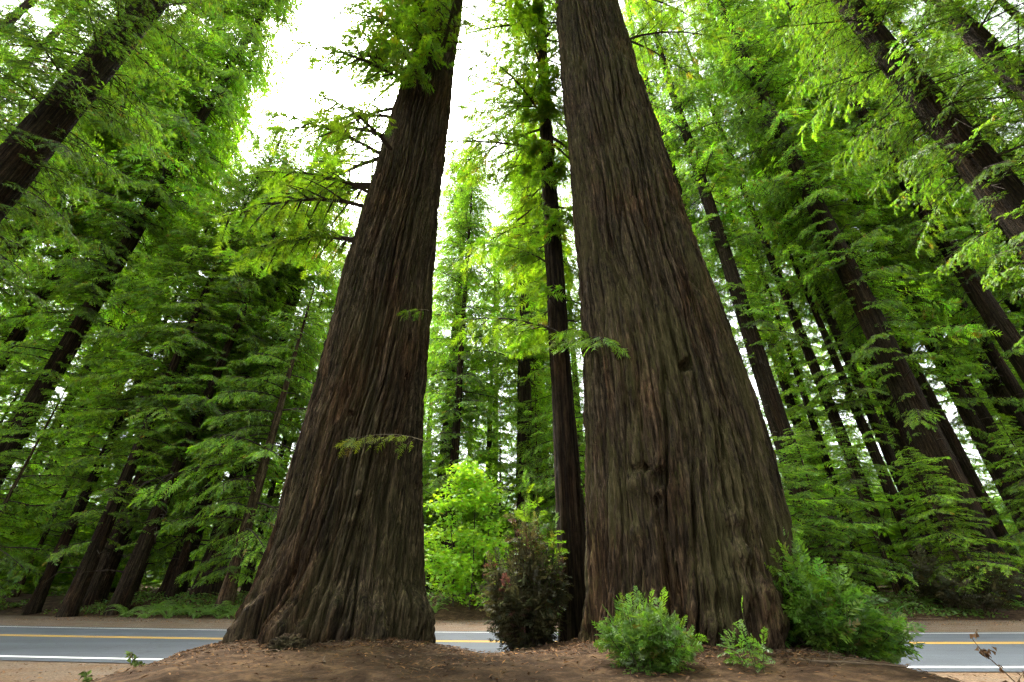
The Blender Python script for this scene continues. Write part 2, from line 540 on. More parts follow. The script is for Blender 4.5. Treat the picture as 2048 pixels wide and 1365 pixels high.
def strip(name, e0, e1, zf, mat, x0=-170, x1=170, ne=2, wob=0.0, parent=None, step=.5):
    xs = np.concatenate([np.arange(x0, -25, 4.0), np.arange(-25, 25, step), np.arange(25, x1, 4.0)])
    es = np.linspace(e0, e1, ne)
    X, E_ = np.meshgrid(xs, es)
    if wob:
        wv = pn3(X, E_, X * 0, .35, 0, 1, 4) * wob + pn3(X, E_, X * 0, 1.7, 0, 1, 6) * wob * .4
        E_ = E_ + np.where((E_ == e0) | (E_ == e1), wv, 0)
    Y = road_y(X) + E_
    Z = zf(E_)
    n_ = len(xs)
    i = np.arange(ne - 1)[:, None] * n_ + np.arange(n_ - 1)[None]
    f = np.stack([i, i + 1, i + 1 + n_, i + n_], -1).reshape(-1, 4)
    return link(name, mesh_np(name, np.stack([X, Y, Z], -1).reshape(-1, 3), f, mat), parent)
def gravel_mat(name, c0, c1):
    m, n, l, out = new_mat(name)
    v = coords(n, l)
    a = noise(n, l, v, 30, 4, .75)
    b = noise(n, l, v, 1.2, 4, .6)
    col = ramp(n, l, a, [(.3, tuple(x * .5 for x in c0)), (.5, c0), (.7, c1)])
    lit = ramp(n, l, b, [(.38, (.95, .80, .66)), (.62, (1, .98, .95))])
    col = mix(n, l, 1.0, col, lit, 'MULTIPLY')
    principled(n, l, out, col, .95, a, .7, .015, .1)
    return m
def asphalt_mat():
    m, n, l, out = new_mat('worn_asphalt')
    v = coords(n, l)
    a = noise(n, l, v, 60, 3, .7)
    b = noise(n, l, coords(n, l, (.06, 1.5, 1)), 1, 4, .6)
    c = noise(n, l, v, .8, 3)
    col = ramp(n, l, a, [(.3, (.034, .041, .050)), (.7, (.064, .074, .088))])
    tr = ramp(n, l, b, [(.35, (.82, .82, .82)), (.65, (1.15, 1.15, 1.15))])
    col = mix(n, l, 1.0, col, tr, 'MULTIPLY')
    st_ = ramp(n, l, c, [(.4, (.94, .94, .94)), (.6, (1.05, 1.05, 1.05))])
    col = mix(n, l, 1.0, col, st_, 'MULTIPLY')
    vo = n.new('ShaderNodeTexVoronoi'); vo.feature = 'DISTANCE_TO_EDGE'; vo.inputs['Scale'].default_value = .55
    wv = n.new('ShaderNodeVectorMath'); wv.operation = 'MULTIPLY_ADD'
    nt = n.new('ShaderNodeTexNoise'); nt.inputs['Scale'].default_value = 2.5; l.new(v, nt.inputs['Vector'])
    l.new(nt.outputs['Color'], wv.inputs[0]); wv.inputs[1].default_value = (.6, .6, .6); l.new(v, wv.inputs[2])
    l.new(wv.outputs[0], vo.inputs['Vector'])
    cr = ramp(n, l, vo.outputs['Distance'], [(.0, (.45, .45, .45)), (.014, (1, 1, 1))])
    col = mix(n, l, .7, col, cr, 'MULTIPLY')
    principled(n, l, out, col, .75, a, .3, .005, .35)
    return m
def paint_mat(name, col):
    m, n, l, out = new_mat(name)
    a = noise(n, l, coords(n, l), 14, 4, .7)
    c = ramp(n, l, a, [(.28, tuple(x * .5 for x in col)), (.42, col)])
    principled(n, l, out, c, .6, None, spec=.3)
    return m
M['gravel'] = gravel_mat('gravel', (.12, .095, .072), (.22, .18, .14))
M['gravel_near'] = gravel_mat('gravel_near', (.13, .098, .07), (.23, .18, .13))
M['asphalt'] = asphalt_mat()
M['white'] = paint_mat('white_paint', (.75, .75, .73))
M['yellow'] = paint_mat('yellow_paint', (.62, .36, .035))
rz = lambda e: .024 + .05 * (1 - (e / 3.6) ** 2)
sh = strip('gravel_shoulder', 3.5, 9.9, lambda e: .012 + .0 * e, M['gravel'], wob=.35, ne=4); sh['kind'] = 'structure'
sh2 = strip('gravel_shoulder', -8.5, -3.5, lambda e: .008 + .0 * e, M['gravel_near'], ne=4); sh2['kind'] = 'structure'
road = strip('road', -3.75, 3.75, rz, M['asphalt'], ne=25, wob=.05); road['kind'] = 'structure'
up = lambda e: rz(e) + .004
strip('edge_line', -3.42, -3.28, up, M['white'], parent=road, ne=3)
strip('edge_line', 3.0, 3.13, up, M['white'], parent=road, ne=3)
strip('centre_line', -.17, -.06, up, M['yellow'], parent=road, ne=3)
strip('centre_line', .06, .17, up, M['yellow'], parent=road, ne=3)

# ------------------------------------------------------------------ the two giants
def giant(name, label, Yc, Lpts, Rpts, bark, seed, twist, lumps, clefts, nphi=410):
    L = np.array([at_depth(x, y, Yc) for x, y in Lpts]); Rr = np.array([at_depth(x, y, Yc) for x, y in Rpts])
    zs = np.concatenate([np.linspace(-.3, 4, 165), np.linspace(4.03, 9, 125), np.linspace(9.06, 24, 140), np.linspace(24.3, 62, 26)])
    def ex(P):
        o = np.argsort(P[:, 1]); P = P[o]
        z, x = P[:, 1], P[:, 0]
        v = np.interp(zs, z, x)
        k = np.ones(25) / 25
        vp = np.pad(v, 12, 'edge'); v = np.convolve(vp, k, 'valid')
        return v
    xl, xr = ex(L), ex(Rr)
    top = zs > 18.5
    i18 = np.argmax(top)
    c18, h18 = (xl[i18] + xr[i18]) / 2, (xr[i18] - xl[i18]) / 2
    cx, hw = (xl + xr) / 2, (xr - xl) / 2 * .975
    cx = np.where(top, c18, cx); hw = np.where(top, h18 * .975 * np.clip(1 - (zs - zs[i18]) / 62, .1, 1), hw)
    z_g = float(ground_z(cx[0], Yc))
    cyy = np.full_like(zs, Yc)
    tw = twist(zs)
    def disp(P, Z):
        TW = np.repeat(tw[:, None], nphi, 1)
        rad = np.repeat(hw[:, None], nphi, 1)
        h = bark_relief(P, Z, np.full_like(rad, 1.25), TW, seed)
        low = np.exp(-np.maximum(Z - .4, 0) / 1.1)
        h = h + low * (.21 * pn3(np.cos(P - TW), np.sin(P - TW), Z, 2.3, 2.3, .3, seed) + .05 * pn3(np.cos(P), np.sin(P), Z, 5, 5, 1.6, seed + 4))
        # gnarled swellings low down, finer and less streaked bark
        h = h + np.exp(-np.maximum(Z - .6, 0) / .6) * .085 * pn3(np.cos(P), np.sin(P), Z, 8, 8, 6, seed + 6)
        for (px, py, sx, sz, amp) in lumps:
            x, z = at_depth(px, py, Yc - 1.15)
            ci = np.interp(z, zs, cx); ri = np.interp(z, zs, hw)
            ph = -math.pi / 2 + math.asin(np.clip((x - ci) / ri, -.98, .98))
            dp = (P - ph + np.pi) % (2 * np.pi) - np.pi
            q = ((dp * ri) / sx) ** 2 + ((Z - z) / sz) ** 2
            if amp > 0:
                h = h + amp * 1.25 * np.exp(-q)
            else:
                q = np.sqrt(q) + .35 * pn3(np.cos(P) * 1.3, np.sin(P) * 1.3, Z, 9, 9, 7, seed + 9)
                h = h + amp * 1.9 * (1 - sstep(.35, 1.15, q))
        for (pts, wd, dep) in clefts:
            q = [at_depth(px, py, Yc - 1.1) for px, py in pts]
            zz = np.array([v[1] for v in q]); xx = np.array([v[0] for v in q])
            o = np.argsort(zz); zz, xx = zz[o], xx[o]
            xi = np.interp(zs, zz, xx); ph = -np.pi / 2 + np.arcsin(np.clip((xi - cx) / hw, -.98, .98))
            dp = (P - ph[:, None] + np.pi) % (2 * np.pi) - np.pi
            fade = sstep(zz[0] - .25, zz[0] + .1, zs) * (1 - sstep(zz[-1] - .5, zz[-1] + .1, zs))
            h = h - dep * fade[:, None] * np.exp(-(dp * hw[:, None] / wd) ** 2)
        return h
    root = thing(name, label, 'tree', (float(cx[0]), Yc, z_g))
    me = trunk_grid(name + '_trunk', zs - z_g, cx - cx[0], cyy * 0, hw, nphi, lambda P, Z: disp(P, Z + z_g), bark, True)
    tr = link('trunk', me, root)
    return root, (zs, cx, hw, Yc)

LL = [(480, 1275), (520, 1190), (560, 1080), (592, 950), (620, 850), (650, 720), (690, 570), (735, 420), (780, 270), (820, 130), (855, 0)]
LR = [(870, 1270), (848, 1200), (843, 1100), (841, 1000), (843, 870), (850, 750), (858, 640), (868, 520), (878, 400), (893, 270), (907, 130), (925, 0)]
RL = [(1145, 1310), (1165, 1230), (1172, 1100), (1170, 950), (1168, 800), (1163, 650), (1153, 500), (1143, 350), (1128, 200), (1112, 0)]
RR = [(1578, 1310), (1570, 1200), (1548, 1060), (1525, 930), (1490, 810), (1450, 690), (1410, 580), (1375, 480), (1340, 380), (1310, 270), (1275, 170), (1245, 70), (1230, 0)]
left, LG = giant('giant_redwood', 'giant redwood with spiralling furrowed bark, the slimmer left one of the two foreground trunks', 7.2, LL, LR, M['bark_left'], 3.3,
    lambda z: .14 * np.minimum(z, 4) + .06 * np.clip(z - 4, 0, 6) + .03 * np.maximum(z - 10, 0),
    [(690, 1215, .42, .16, .13), (790, 1225, .3, .22, .12), (700, 1270, .5, .15, .12), (850, 1250, .22, .2, .12), (600, 1265, .3, .15, .08), (715, 960, .05, .12, .05), (708, 985, .09, .05, .07), (700, 1035, .1, .06, .06),
     (797, 722, .06, .06, -.09), (823, 707, .04, .06, -.07), (690, 815, .06, .05, -.06), (830, 945, .06, .06, -.05), (505, 1240, .2, .4, .16), (575, 1250, .14, .25, .12)],
    [([(528, 1262), (545, 1215), (562, 1175), (590, 1120)], .085, .55), ([(640, 1100), (690, 960), (715, 800)], .05, .05)])
right, RG = giant('giant_redwood', 'massive mossy giant redwood with knot hollows, the broader right foreground trunk', 6.7, RL, RR, M['bark_right'], 8.1,
    lambda z: -.012 * z,
    [(1365, 738, .10, .11, -.12), (1318, 955, .15, .13, -.07), (1312, 1000, .12, .08, -.06), (1280, 930, .2, .07, -.06), (1282, 965, .2, .12, .06), (1285, 1060, .2, .1, .05),
     (1470, 1110, .16, .12, .12), (1500, 1185, .25, .14, .14), (1420, 1170, .2, .12, .08), (1530, 1235, .2, .15, .10), (1450, 1040, .14, .1, .07),
     (1230, 1250, .3, .3, .06), (1380, 1250, .2, .25, .08), (1440, 1255, .14, .3, .09), (1330, 1240, .14, .3, .06)],
    [([(1335, 1220), (1325, 1130), (1305, 1060)], .06, .12), ([(1405, 1200), (1385, 1060), (1375, 950)], .05, .09), ([(1560, 1180), (1500, 930), (1400, 620), (1330, 400)], .055, .15), ([(1480, 1120), (1440, 900), (1385, 700)], .04, .08),
     ([(1185, 1230), (1190, 900), (1172, 600)], .05, .07), ([(1240, 900), (1235, 720)], .03, .07)])

def trunk_point(G, az, z):
    zs, cx, hw, Yc = G
    c, r = np.interp(z, zs, cx), np.interp(z, zs, hw)
    return np.array([c + math.cos(az) * r * .9, Yc + math.sin(az) * r * .9, z])
def branches_on(root, pts, seed, lib_kw, mat=None, wmat=None, name='bough'):
    """each bough: leaves + wood, as a part (branch) with its foliage as a sub-part"""
    rs = np.random.RandomState(seed)
    for (p, az, L, pitch, kw) in pts:
        k = dict(lib_kw); k.update(kw)
        tm = k.pop('tmpl', SPR_MID)
        lv, lt, wv = bough(L, rs, tm, **k)
        p = np.asarray(p) - np.array(root.location)
        f = lambda v: rot_az(v, az, pitch, rs.uniform(-.2, .2) * 0) + p
        w = link('branch', mesh_np('branch', f(wv), np.arange(len(wv)).reshape(-1, 3), wmat or M['twig']), root)
        link('foliage', mesh_np('branch_foliage', f(lv), np.arange(len(lv)).reshape(-1, 3), mat or M['leaf_near'], lt), w, 'stuff')
PI = math.pi
rsG = np.random.RandomState(5)
KW = dict(spray=.26, twigs=15, per=6, droop=.45, rise=.12, wide=.42, twigr=1.1)
pl = []
for z, az, L in [(7.6, 3.3, 2.2), (8.8, 3.7, 2.6), (9.6, 3.1, 2.8), (10.2, 3.6, 3.0), (11.0, 3.5, 3.4), (12.2, 3.1, 3.0), (13.2, 3.75, 3.6), (14.2, 3.2, 3.4), (14.8, 3.6, 2.6), (15.6, 2.9, 3.2), (16.2, 3.5, 3.4), (17.0, 3.9, 2.6), (17.8, 3.1, 3.2), (18.5, 3.6, 2.8), (19.5, 3.3, 3.2), (20.5, 3.9, 2.8),
                (21.5, 3.0, 3.0), (22.5, 3.5, 3.0), (24, 3.2, 3.4), (26, 3.7, 3.0), (28, 3.3, 3)]:
    for q in range(3 if z > 13 else 2):
        a2, z2 = az + q * rsG.uniform(-.8, .8), z + q * rsG.uniform(-.5, .5)
        pl.append((trunk_point(LG, a2, z2), a2, L * rsG.uniform(.8, 1.15) * (.66 if z > 12 else .9), rsG.uniform(-.25, .25), dict(twigr=1.9)))
for z, az, L in [(12.3, 4.75, 1.0), (12.9, 4.5, 1.2), (13.3, 4.95, 1.2), (13.6, 4.25, 1.3), (14.0, 4.7, 1.3), (14.4, 4.6, 1.2), (15.0, 4.35, 1.4), (15.6, 4.45, 1.5), (16.0, 4.9, 1.4), (16.4, 4.75, 1.7), (16.8, 4.55, 1.6), (17.7, 4.6, 1.7), (18.8, 4.3, 1.7), (17.2, 4.3, 1.7), (18.2, 4.9, 1.6), (19.4, 4.6, 1.8), (21, 4.8, 2.0), (22.5, 4.4, 2.0)]:
    pl.append((trunk_point(LG, az, z), az, L, -.1, dict(droop=.5, twigs=13)))
for z, az, L in [(19, 5.9, 1.6), (21.5, .1, 2.0), (23, 5.7, 2.2), (25, 6.1, 2.4)]:
    pl.append((trunk_point(LG, az, z), az, L, 0, {}))
branches_on(left, pl, 31, KW)
# lichen-grey epicormic spray low on the left giant
qx, qz = at_depth(852, 878, 6.1)
branches_on(left, [(np.array([qx, 6.25, qz]), PI + .18, 1.12, .0, dict(twigs=9, per=3, droop=.42, rise=.34, wide=.36, spray=.17, base=(1.15, .85, 1.3), twigr=.28)),
                   (np.array([-1.42, 6.2, 5.3]), PI + .1, .35, .1, dict(twigs=3, per=3, spray=.14, twigr=.3))], 32, KW, M['leaf_near'], M['twig_pale'])
pr = []
for z, az, L in [(18.6, 4.3, 1.6), (19.6, 4.6, 1.8), (20.4, 4.9, 1.8), (21, 4.2, 1.8), (22.4, 5.1, 2.0), (24, 4.5, 2.2)]:
    pr.append((trunk_point(RG, az, z), az, L, -.1, dict(droop=.6)))
for z, az, L in [(14.6, -.25, 2.6), (15.8, .3, 2.8), (17, -.3, 3.2), (18.3, .1, 3.2), (19.6, -.2, 3.2), (21, .25, 3.4), (22.5, -.3, 3.4), (24, .2, 3.4)]:
    pr.append((trunk_point(RG, az, z), az, L, .1, dict(dead=.03)))
branches_on(right, pr, 33, KW)

# ------------------------------------------------------------------ slim redwood squeezed behind the right giant
mx, mY = 1.0, 8.0
m1 = thing('slender_redwood', 'slender dark redwood squeezed against the left side of the broad mossy trunk', 'tree', (mx, mY, float(ground_z(mx, mY))))
link('trunk', simple_trunk('slender_trunk', 46, .245, 41, M['bark'], 56, .72, .25), m1)
pm = []
for i in range(112):
    z = 6.2 + i * .235 + rsG.uniform(-.2, .2)
    az = rsG.uniform(0, 2 * PI)
    if -1.1 < az - 5.4 < .9 and z < 16:      # the giant stands there
        az += 2.2
    L = rsG.uniform(1.2, 2.7) * (1 if z > 9 else .75)
    pm.append((np.array([mx + math.cos(az) * .15, mY + math.sin(az) * .15, z]), az, L, rsG.uniform(-.1, .3), dict(twigs=12, per=5, spray=.28)))
for i in range(36):
    az = -PI / 2 + rsG.uniform(-1.5, .5)
    pm.append((np.array([mx + math.cos(az) * .15, mY + math.sin(az) * .15, rsG.uniform(6, 19)]), az, rsG.uniform(.5, 1.2), rsG.uniform(-.1, .4), dict(twigs=9, per=5, spray=.28)))
qx, qz = at_depth(1250, 682, 5.75)
for i in range(26):
    az = PI + rsG.uniform(-.9, .9)
    pm.append((np.array([mx + math.cos(az) * .12, mY + math.sin(az) * .12, rsG.uniform(11, 31)]), az, rsG.uniform(2.2, 3.5), rsG.uniform(-.1, .3), {}))
pm.append((np.array([mx - .05, mY - .2, qz + 1.02]), math.atan2(5.75 - mY + .2, qx - mx + .05), 2.5, -.26, dict(twigs=16, per=5, droop=.22, rise=.02, spray=.22, wide=.3, twigr=.5, base=(1.1, 1.1, 1.5))))
pm.append((np.array([mx - .05, mY - .2, qz + 1.3]), math.atan2(5.75 - mY + .2, qx - mx - .25), 1.5, -.25, dict(twigs=14, per=5, droop=.25, rise=.02, spray=.22, wide=.36, twigr=.5)))
pm.append((np.array([mx, mY - .2, 5.8]), PI + .5, 2.2, .05, dict(twigs=12, per=4, droop=.3)))
branches_on(m1, pm, 34, KW)

# ------------------------------------------------------------------ forest trees: templates
TALL, MID, YOUNG, NEART = [], [], [], []
for k, (H, z0, Lm, de, gp) in enumerate([(72, 7, 4.8, 4.4, .31), (72, 13, 4.4, 4.0, .36), (72, 16, 3.4, 2.9, .34)]):
    TALL.append((H, *crown_meshes('tall_redwood', H, z0, Lm, de, B_FAR, 100 + k, M['leaf'], .25, (-.35, .1), gp)))
NEART.append((60, *crown_meshes('near_redwood', 44, 8, 2.9, 4.4, B_NT, 110, M['leaf_side_shade'], .2, (-.35, .1), .2)))
for k, (H, z0, Lm, de, gp) in enumerate([(40, 4.0, 4.0, 4.6, .33), (40, 9.5, 3.8, 4.0, .36)]):
    MID.append((H, *crown_meshes('middle_redwood', H, z0, Lm, de, B_FAR, 120 + k, M['leaf'], .25, (-.3, .15), gp)))
for k, (H, z0, Lm, de) in enumerate([(16, 1.0, 3.4, 7.0), (16, 2.0, 3.2, 6.4)]):
    YOUNG.append((H, *crown_meshes('young_redwood', H, z0, Lm, de, B_MID, 140 + k, M['leaf'], .15, (-.2, .2), .15, .25, .85)))
TR_BIG = [simple_trunk('trunk_big', 72, 1.0, 51 + k, M['bark'], 44, .72, .28) for k in range(2)]
TR_MID = [simple_trunk('trunk_mid', 40, .5, 61 + k, M['bark'], 24, .85, .2) for k in range(2)]
TR_YNG = [simple_trunk('trunk_young', 16, .12, 71, M['bark_thin'], 10, .9, .3)]
LIB = {'N': (NEART, TR_BIG, 1.0, 72), 'T': (TALL, TR_BIG, 1.0, 72), 'M': (MID, TR_MID, .5, 40), 'Y': (YOUNG, TR_YNG, .12, 16)}
def dead_branch_mesh(H, r0, seed, n):
    rs = np.random.RandomState(seed); w = []
    for k in range(n):
        z = H * rs.uniform(.06, .5); a = rs.uniform(0, 2 * PI); ln = rs.uniform(.5, 2.2)
        b = np.array([math.cos(a) * r0 * .6, math.sin(a) * r0 * .6, z]); o_ = np.array([math.cos(a), math.sin(a), 0])
        m_ = b + o_ * (r0 * .3 + ln * .55) + np.array([0, 0, rs.uniform(-.25, .15) * ln]); e = b + o_ * (r0 * .3 + ln) + np.array([rs.normal() * .15, rs.normal() * .15, rs.uniform(-.5, .1)]) * ln
        w.append(tube_tris(np.array([b, m_, e]), np.array([.045, .028, .008]), 4))
        f_ = m_ + (e - m_) * .3 + np.array([rs.normal(), rs.normal(), rs.normal() - .3]) * ln * .25
        w.append(tube_tris(np.array([m_, f_]), np.array([.018, .005]), 3))
    w = np.concatenate(w)
    return mesh_np('dead_branches', w, np.arange(len(w)).reshape(-1, 3), M['twig'])
DEAD = {'T': dead_branch_mesh(72, .75, 81, 34), 'M': dead_branch_mesh(40, .4, 82, 24)}
DEAD['N'] = DEAD['T']
rsF = np.random.RandomState(77)
def forest_tree(kind, var, x, y, diam, height, label, name='redwood_tree', lean=0.0, crown=True, group=None, spread=None, extra=()):
    lib, trs, r0, H = LIB[kind]
    H2, ml, mw = lib[var % len(lib)]
    s = height / H
    o = thing(name, label, 'tree', (x, y, float(ground_z(x, y)) - .05), rsF.uniform(0, 6.28), group)
    rzv = o.rotation_euler.z
    lean = lean + rsF.uniform(-.014, .014)
    if lean:
        o.rotation_euler = (Matrix.Rotation(lean, 3, 'Y') @ Matrix.Rotation(rzv, 3, 'Z')).to_euler()
    t = link('trunk', trs[var % len(trs)], o)
    k = diam / 2 / r0
    t.scale = (k, k, s)
    if kind in DEAD and not (group or '').startswith('redwoods behind'):
        q = link('dead_branches', DEAD[kind], o, 'stuff'); q.scale = (max(.5, k), max(.5, k), s); q.rotation_euler = (0, 0, rsF.uniform(0, 6.28))
    if crown:
        sp = (spread or s ** .5)
        b = link('branches', mw, o); b.scale = (sp, sp, s)
        c = link('crown', ml, o, 'stuff'); c.scale = (sp, sp, s)
        for q, ev in enumerate(extra):          # a second whorl of boughs, turned
            _, ml2, mw2 = lib[ev]
            for nm, mm in (('branches', mw2), ('crown', ml2)):
                c = link(nm, mm, o, 'stuff' if nm == 'crown' else None)
                c.scale = (sp * .95, sp * .95, s * .985); c.rotation_euler = (0, 0, 1.9 + q)
    return o

# trees that can be told apart: base pixel, depth, diameter, height, kind, variant, label
NAMED = [
    (-155, 26, 1.2, 84, 'T', 0, 'tall redwood with bright clumped crown beside the sky gap, upper left'),
    (79, 27, .6, 30, 'M', 1, 'thin dark redwood at the far left forest edge behind the road'),
    (150, 25.5, .75, 33, 'M', 1, 'slim leaning redwood crossing the bright green foliage left of the giants'),
    (190, 28, 1.0, 42, 'M', 1, 'thick dark redwood just right of the slim leaning trunk across the road'),
    (243, 26, .85, 30, 'M', 1, 'dark redwood standing left of a thin pole-like stem beyond the ferns'),
    (262, 30, .5, 28, 'M', 1, 'thin pole-like redwood stem between two darker trunks beyond the ferns'),
    (343, 28, .6, 30, 'M', 1, 'small dark redwood rising behind the tallest roadside ferns'),
    (412, 29, 1.5, 44, 'M', 1, 'stout reddish redwood with hanging twigs nearest the left giant across the road'),
    (452, 25.5, .75, 20, 'Y', 0, 'young redwood with pale hanging sprays across the road left of the slimmer giant'),
    (488, 31, .5, 27, 'M', 2, 'thin mossy redwood partly hidden by the left edge of the slimmer giant'),
    (528, 34, .6, 30, 'M', 1, 'dark thin redwood emerging directly at the left flank of the slimmer giant'),
    (226, 42, 1.1, 55, 'T', 1, 'distant redwood whose pointed top shows in the open sky gap'),
    (868, 34, 1.1, 48, 'M', 1, 'grey straight redwood trunk just right of the slimmer giant'),
    (893, 29, .75, 34, 'M', 0, 'darker straight redwood trunk behind the bright maple'),
    (968, 46, .8, 46, 'M', 1, 'pale distant redwood pole in the middle of the central gap'),
    (1050, 32, 1.5, 44, 'M', 2, 'dark redwood in the central gap left of the slender squeezed trunk'),
    (1588, 30, 1.15, 78, 'T', 2, 'redwood with clean trunk nearest the right edge of the mossy giant'),
    (1668, 28, 1.35, 80, 'T', 2, 'broad redwood trunk second to the right of the mossy giant'),
    (1745, 32, .7, 32, 'M', 2, 'thin redwood between the broad trunk and the darker right hand stand'),
    (1870, 29, .8, 34, 'M', 1, 'dark redwood behind the right shrub with branches sweeping down'),
    (2008, 26, 1.7, 86, 'T', 1, 'huge dark redwood with flared base at the right roadside'),
    (1953, 38, 1.4, 84, 'T', 0, 'grey redwood half hidden left behind the huge dark roadside redwood'),
    (2128, 30, 1.0, 76, 'T', 2, 'straight dark redwood trunk right of the huge roadside redwood'),
    (2215, 34, .8, 36, 'M', 1, 'thin leaning redwood pole among the trunks at the right edge'),
    (2353, 26, 1.35, 84, 'T', 2, 'reddish brown redwood trunk running diagonally to the right picture edge'),
    (2445, 33, 1.7, 84, 'T', 0, 'shaded redwood trunk beyond the reddish brown one at the right edge'),
    (1530, 33, .9, 70, 'T', 2, 'slim far redwood emerging beside the mossy giant at mid height'),
    (1705, 35, .8, 66, 'T', 2, 'slim redwood pole close right of the broad second trunk'),
    (1810, 30, .8, 70, 'T', 2, 'slim dark redwood between the thin one and the swept branches'),
    (1900, 29, .7, 66, 'T', 2, 'slim redwood pole just left of the huge roadside redwood'),
    (2065, 29, .75, 72, 'T', 2, 'slim redwood pole just right of the huge roadside redwood'),
    (2290, 29, .8, 74, 'T', 2, 'slim redwood left of the reddish brown diagonal trunk'),
    (2560, 28, 1.3, 84, 'T', 1, 'dim redwood high at the right edge below the very thick trunk'),
    (2760, 27, 1.2, 84, 'T', 0, 'dim redwood filling the upper right corner behind the thick trunks'),
    (-300, 27, .9, 84, 'T', 1, 'dim redwood at the left picture edge behind the bright crown'),
    (-480, 25, 1.0, 84, 'T', 0, 'dim redwood filling the upper left corner behind the thick trunk'),
    (-760, 27, 1.3, 84, 'T', 0, 'shadowy redwood at the extreme upper left'),
    (-1000, 27, 1.3, 84, 'T', 1, 'farther shadowy redwood at the extreme upper left'),
    (-1250, 24, 1.3, 84, 'T', 0, 'redwood crown closing the topmost left corner'),
    (3000, 27, 1.3, 84, 'T', 1, 'redwood crown closing the topmost right corner'),
    (3330, 25, 1.3, 84, 'T', 0, 'outermost redwood crown beyond the upper right corner'),
    (1085, 40, .8, 64, 'T', 1, 'slim far redwood right behind the slender squeezed trunk'),
]
for px, Y, d, h, kind, var, lab in NAMED:
    z = 0.85
    forest_tree(kind, var, base_x(px, Y, z), Y, d, h, lab, lean=R(2.5) if px == 243 else 0,
                extra={-155: (0, 1), -300: (0,), -480: (1,), 150: (0,), 190: (0,), 243: (0,), 262: (0,), 343: (0,), 412: (0,), 79: (0,), 226: (0,), 1668: (1,), 2008: (0,), 2128: (1,), 2353: (1,), 1705: (1,), 2065: (0,), 1530: (1,), 2445: (1,), 1085: (0,), 868: (0,)}.get(px, ()))
# near side of the road, roots outside the frame
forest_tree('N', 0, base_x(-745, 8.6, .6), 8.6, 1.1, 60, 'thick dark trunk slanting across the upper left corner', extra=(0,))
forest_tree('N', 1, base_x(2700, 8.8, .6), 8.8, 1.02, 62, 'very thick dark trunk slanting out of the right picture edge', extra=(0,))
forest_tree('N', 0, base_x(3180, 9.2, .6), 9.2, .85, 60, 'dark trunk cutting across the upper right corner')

# understory young redwoods across the road; outermost unseen ones added to block side skylight
ORD = ['first', 'second', 'third', 'fourth', 'fifth', 'sixth', 'seventh', 'eighth', 'ninth', 'tenth', 'eleventh', 'twelfth', 'thirteenth', 'fourteenth', 'fifteenth', 'sixteenth', 'seventeenth', 'eighteenth', 'nineteenth', 'twentieth']
def ordinal(i):
    if i < 20:
        return ORD[i]
    return {2: 'twenty-', 3: 'thirty-'}[(i + 1) // 10] .__add__(ORD[(i + 1) % 10 - 1]) if (i + 1) % 10 else {30: 'thirtieth', 40: 'fortieth'}[i + 1]
ys = [(-620, 25, 17), (-460, 26, 16), (-330, 25, 15), (-210, 28, 18), (-90, 25.5, 13), (30, 31, 15), (330, 34, 14), (560, 31, 15), (640, 34, 20), (720, 32, 16), (880, 37, 10), (945, 43, 13), (1000, 37, 14), (1080, 30, 13), (1180, 28, 16),
      (1300, 30, 18), (1440, 27, 17), (1600, 23.4, 9.5), (1690, 25, 9), (1800, 27, 10), (1950, 24.6, 8), (2200, 25.5, 10), (2350, 28, 14), (2500, 26, 15), (2660, 25, 16), (2820, 27, 18)]
for i, (px, Y, h) in enumerate(ys):
    forest_tree('Y', i, base_x(px, Y, .85), Y, .16 + .012 * h, h, 'bushy young redwood of the understory across the road, %s from the left' % ordinal(i), 'young_redwood', group='understory redwoods across the road', spread=(h / 16) ** .4 * 1.05)
# deeper rows
far = []
for row, (Y0, n_) in enumerate([(35, 14), (44, 15), (55, 16), (70, 17), (90, 20)]):
    for k in range(n_):
        X = (k + .5 + rsF.uniform(-.35, .35)) / n_ * 2 - 1
        if Y0 == 35 and 500 < to_px(X * 52, 35, 1) < 1600:
            continue
        far.append((X * Y0 * 1.5, Y0 + rsF.uniform(-5, 5), rsF.uniform(.8, 1.7), rsF.uniform(40, 52) + Y0 * .12, rsF.randint(0, 6)))
def zone(x, y):
    p = to_px(x, y, 1)
    return ('to the left of the two giants', 'left') if p < 560 else ('in the gap between the two giants', 'central') if 820 < p < 1160 else ('to the right of the two giants', 'right') if p > 1560 else ('straight behind one of the two giants', 'screened')
for i, (x, y, d, h, v) in enumerate(far):
    if x / y > .42 or x / y < -.95:
        v, h = i % 2, h + 24
    elif -.9 < x / y < -.45:
        h *= .85
    zl, zg = zone(x, y)
    forest_tree('M' if v > 1 else 'T', v, x, y, d, h, 'distant redwood deep in the forest ' + zl, 'distant_redwood', group='deep forest redwoods, ' + zg, spread=1.35 if v > 1 else .95)
for i in range(176):
    Y = 34 + 75 * rsF.rand() ** 1.1
    X = rsF.uniform(-1.35, 1.35) * Y
    if i >= 140:
        Y = 36 + (i - 140) % 18 * 1.3; X = Y * (-rsF.uniform(.62, 1.15) if i < 158 else rsF.uniform(.58, 1.0))
    h = rsF.uniform(7, 19)
    zl, zg = zone(X, Y)
    o = link('distant_sapling', YOUNG[i % 2][1])
    o.location = (X, Y, float(ground_z(X, Y)) - .8)
    o.rotation_euler = (0, 0, rsF.uniform(0, 6.28))
    o.scale = (1.4, 1.4, h / 16)
    tag(o, 'small redwood sapling far back ' + zl, 'tree', 'saplings deep in the forest, ' + zg)
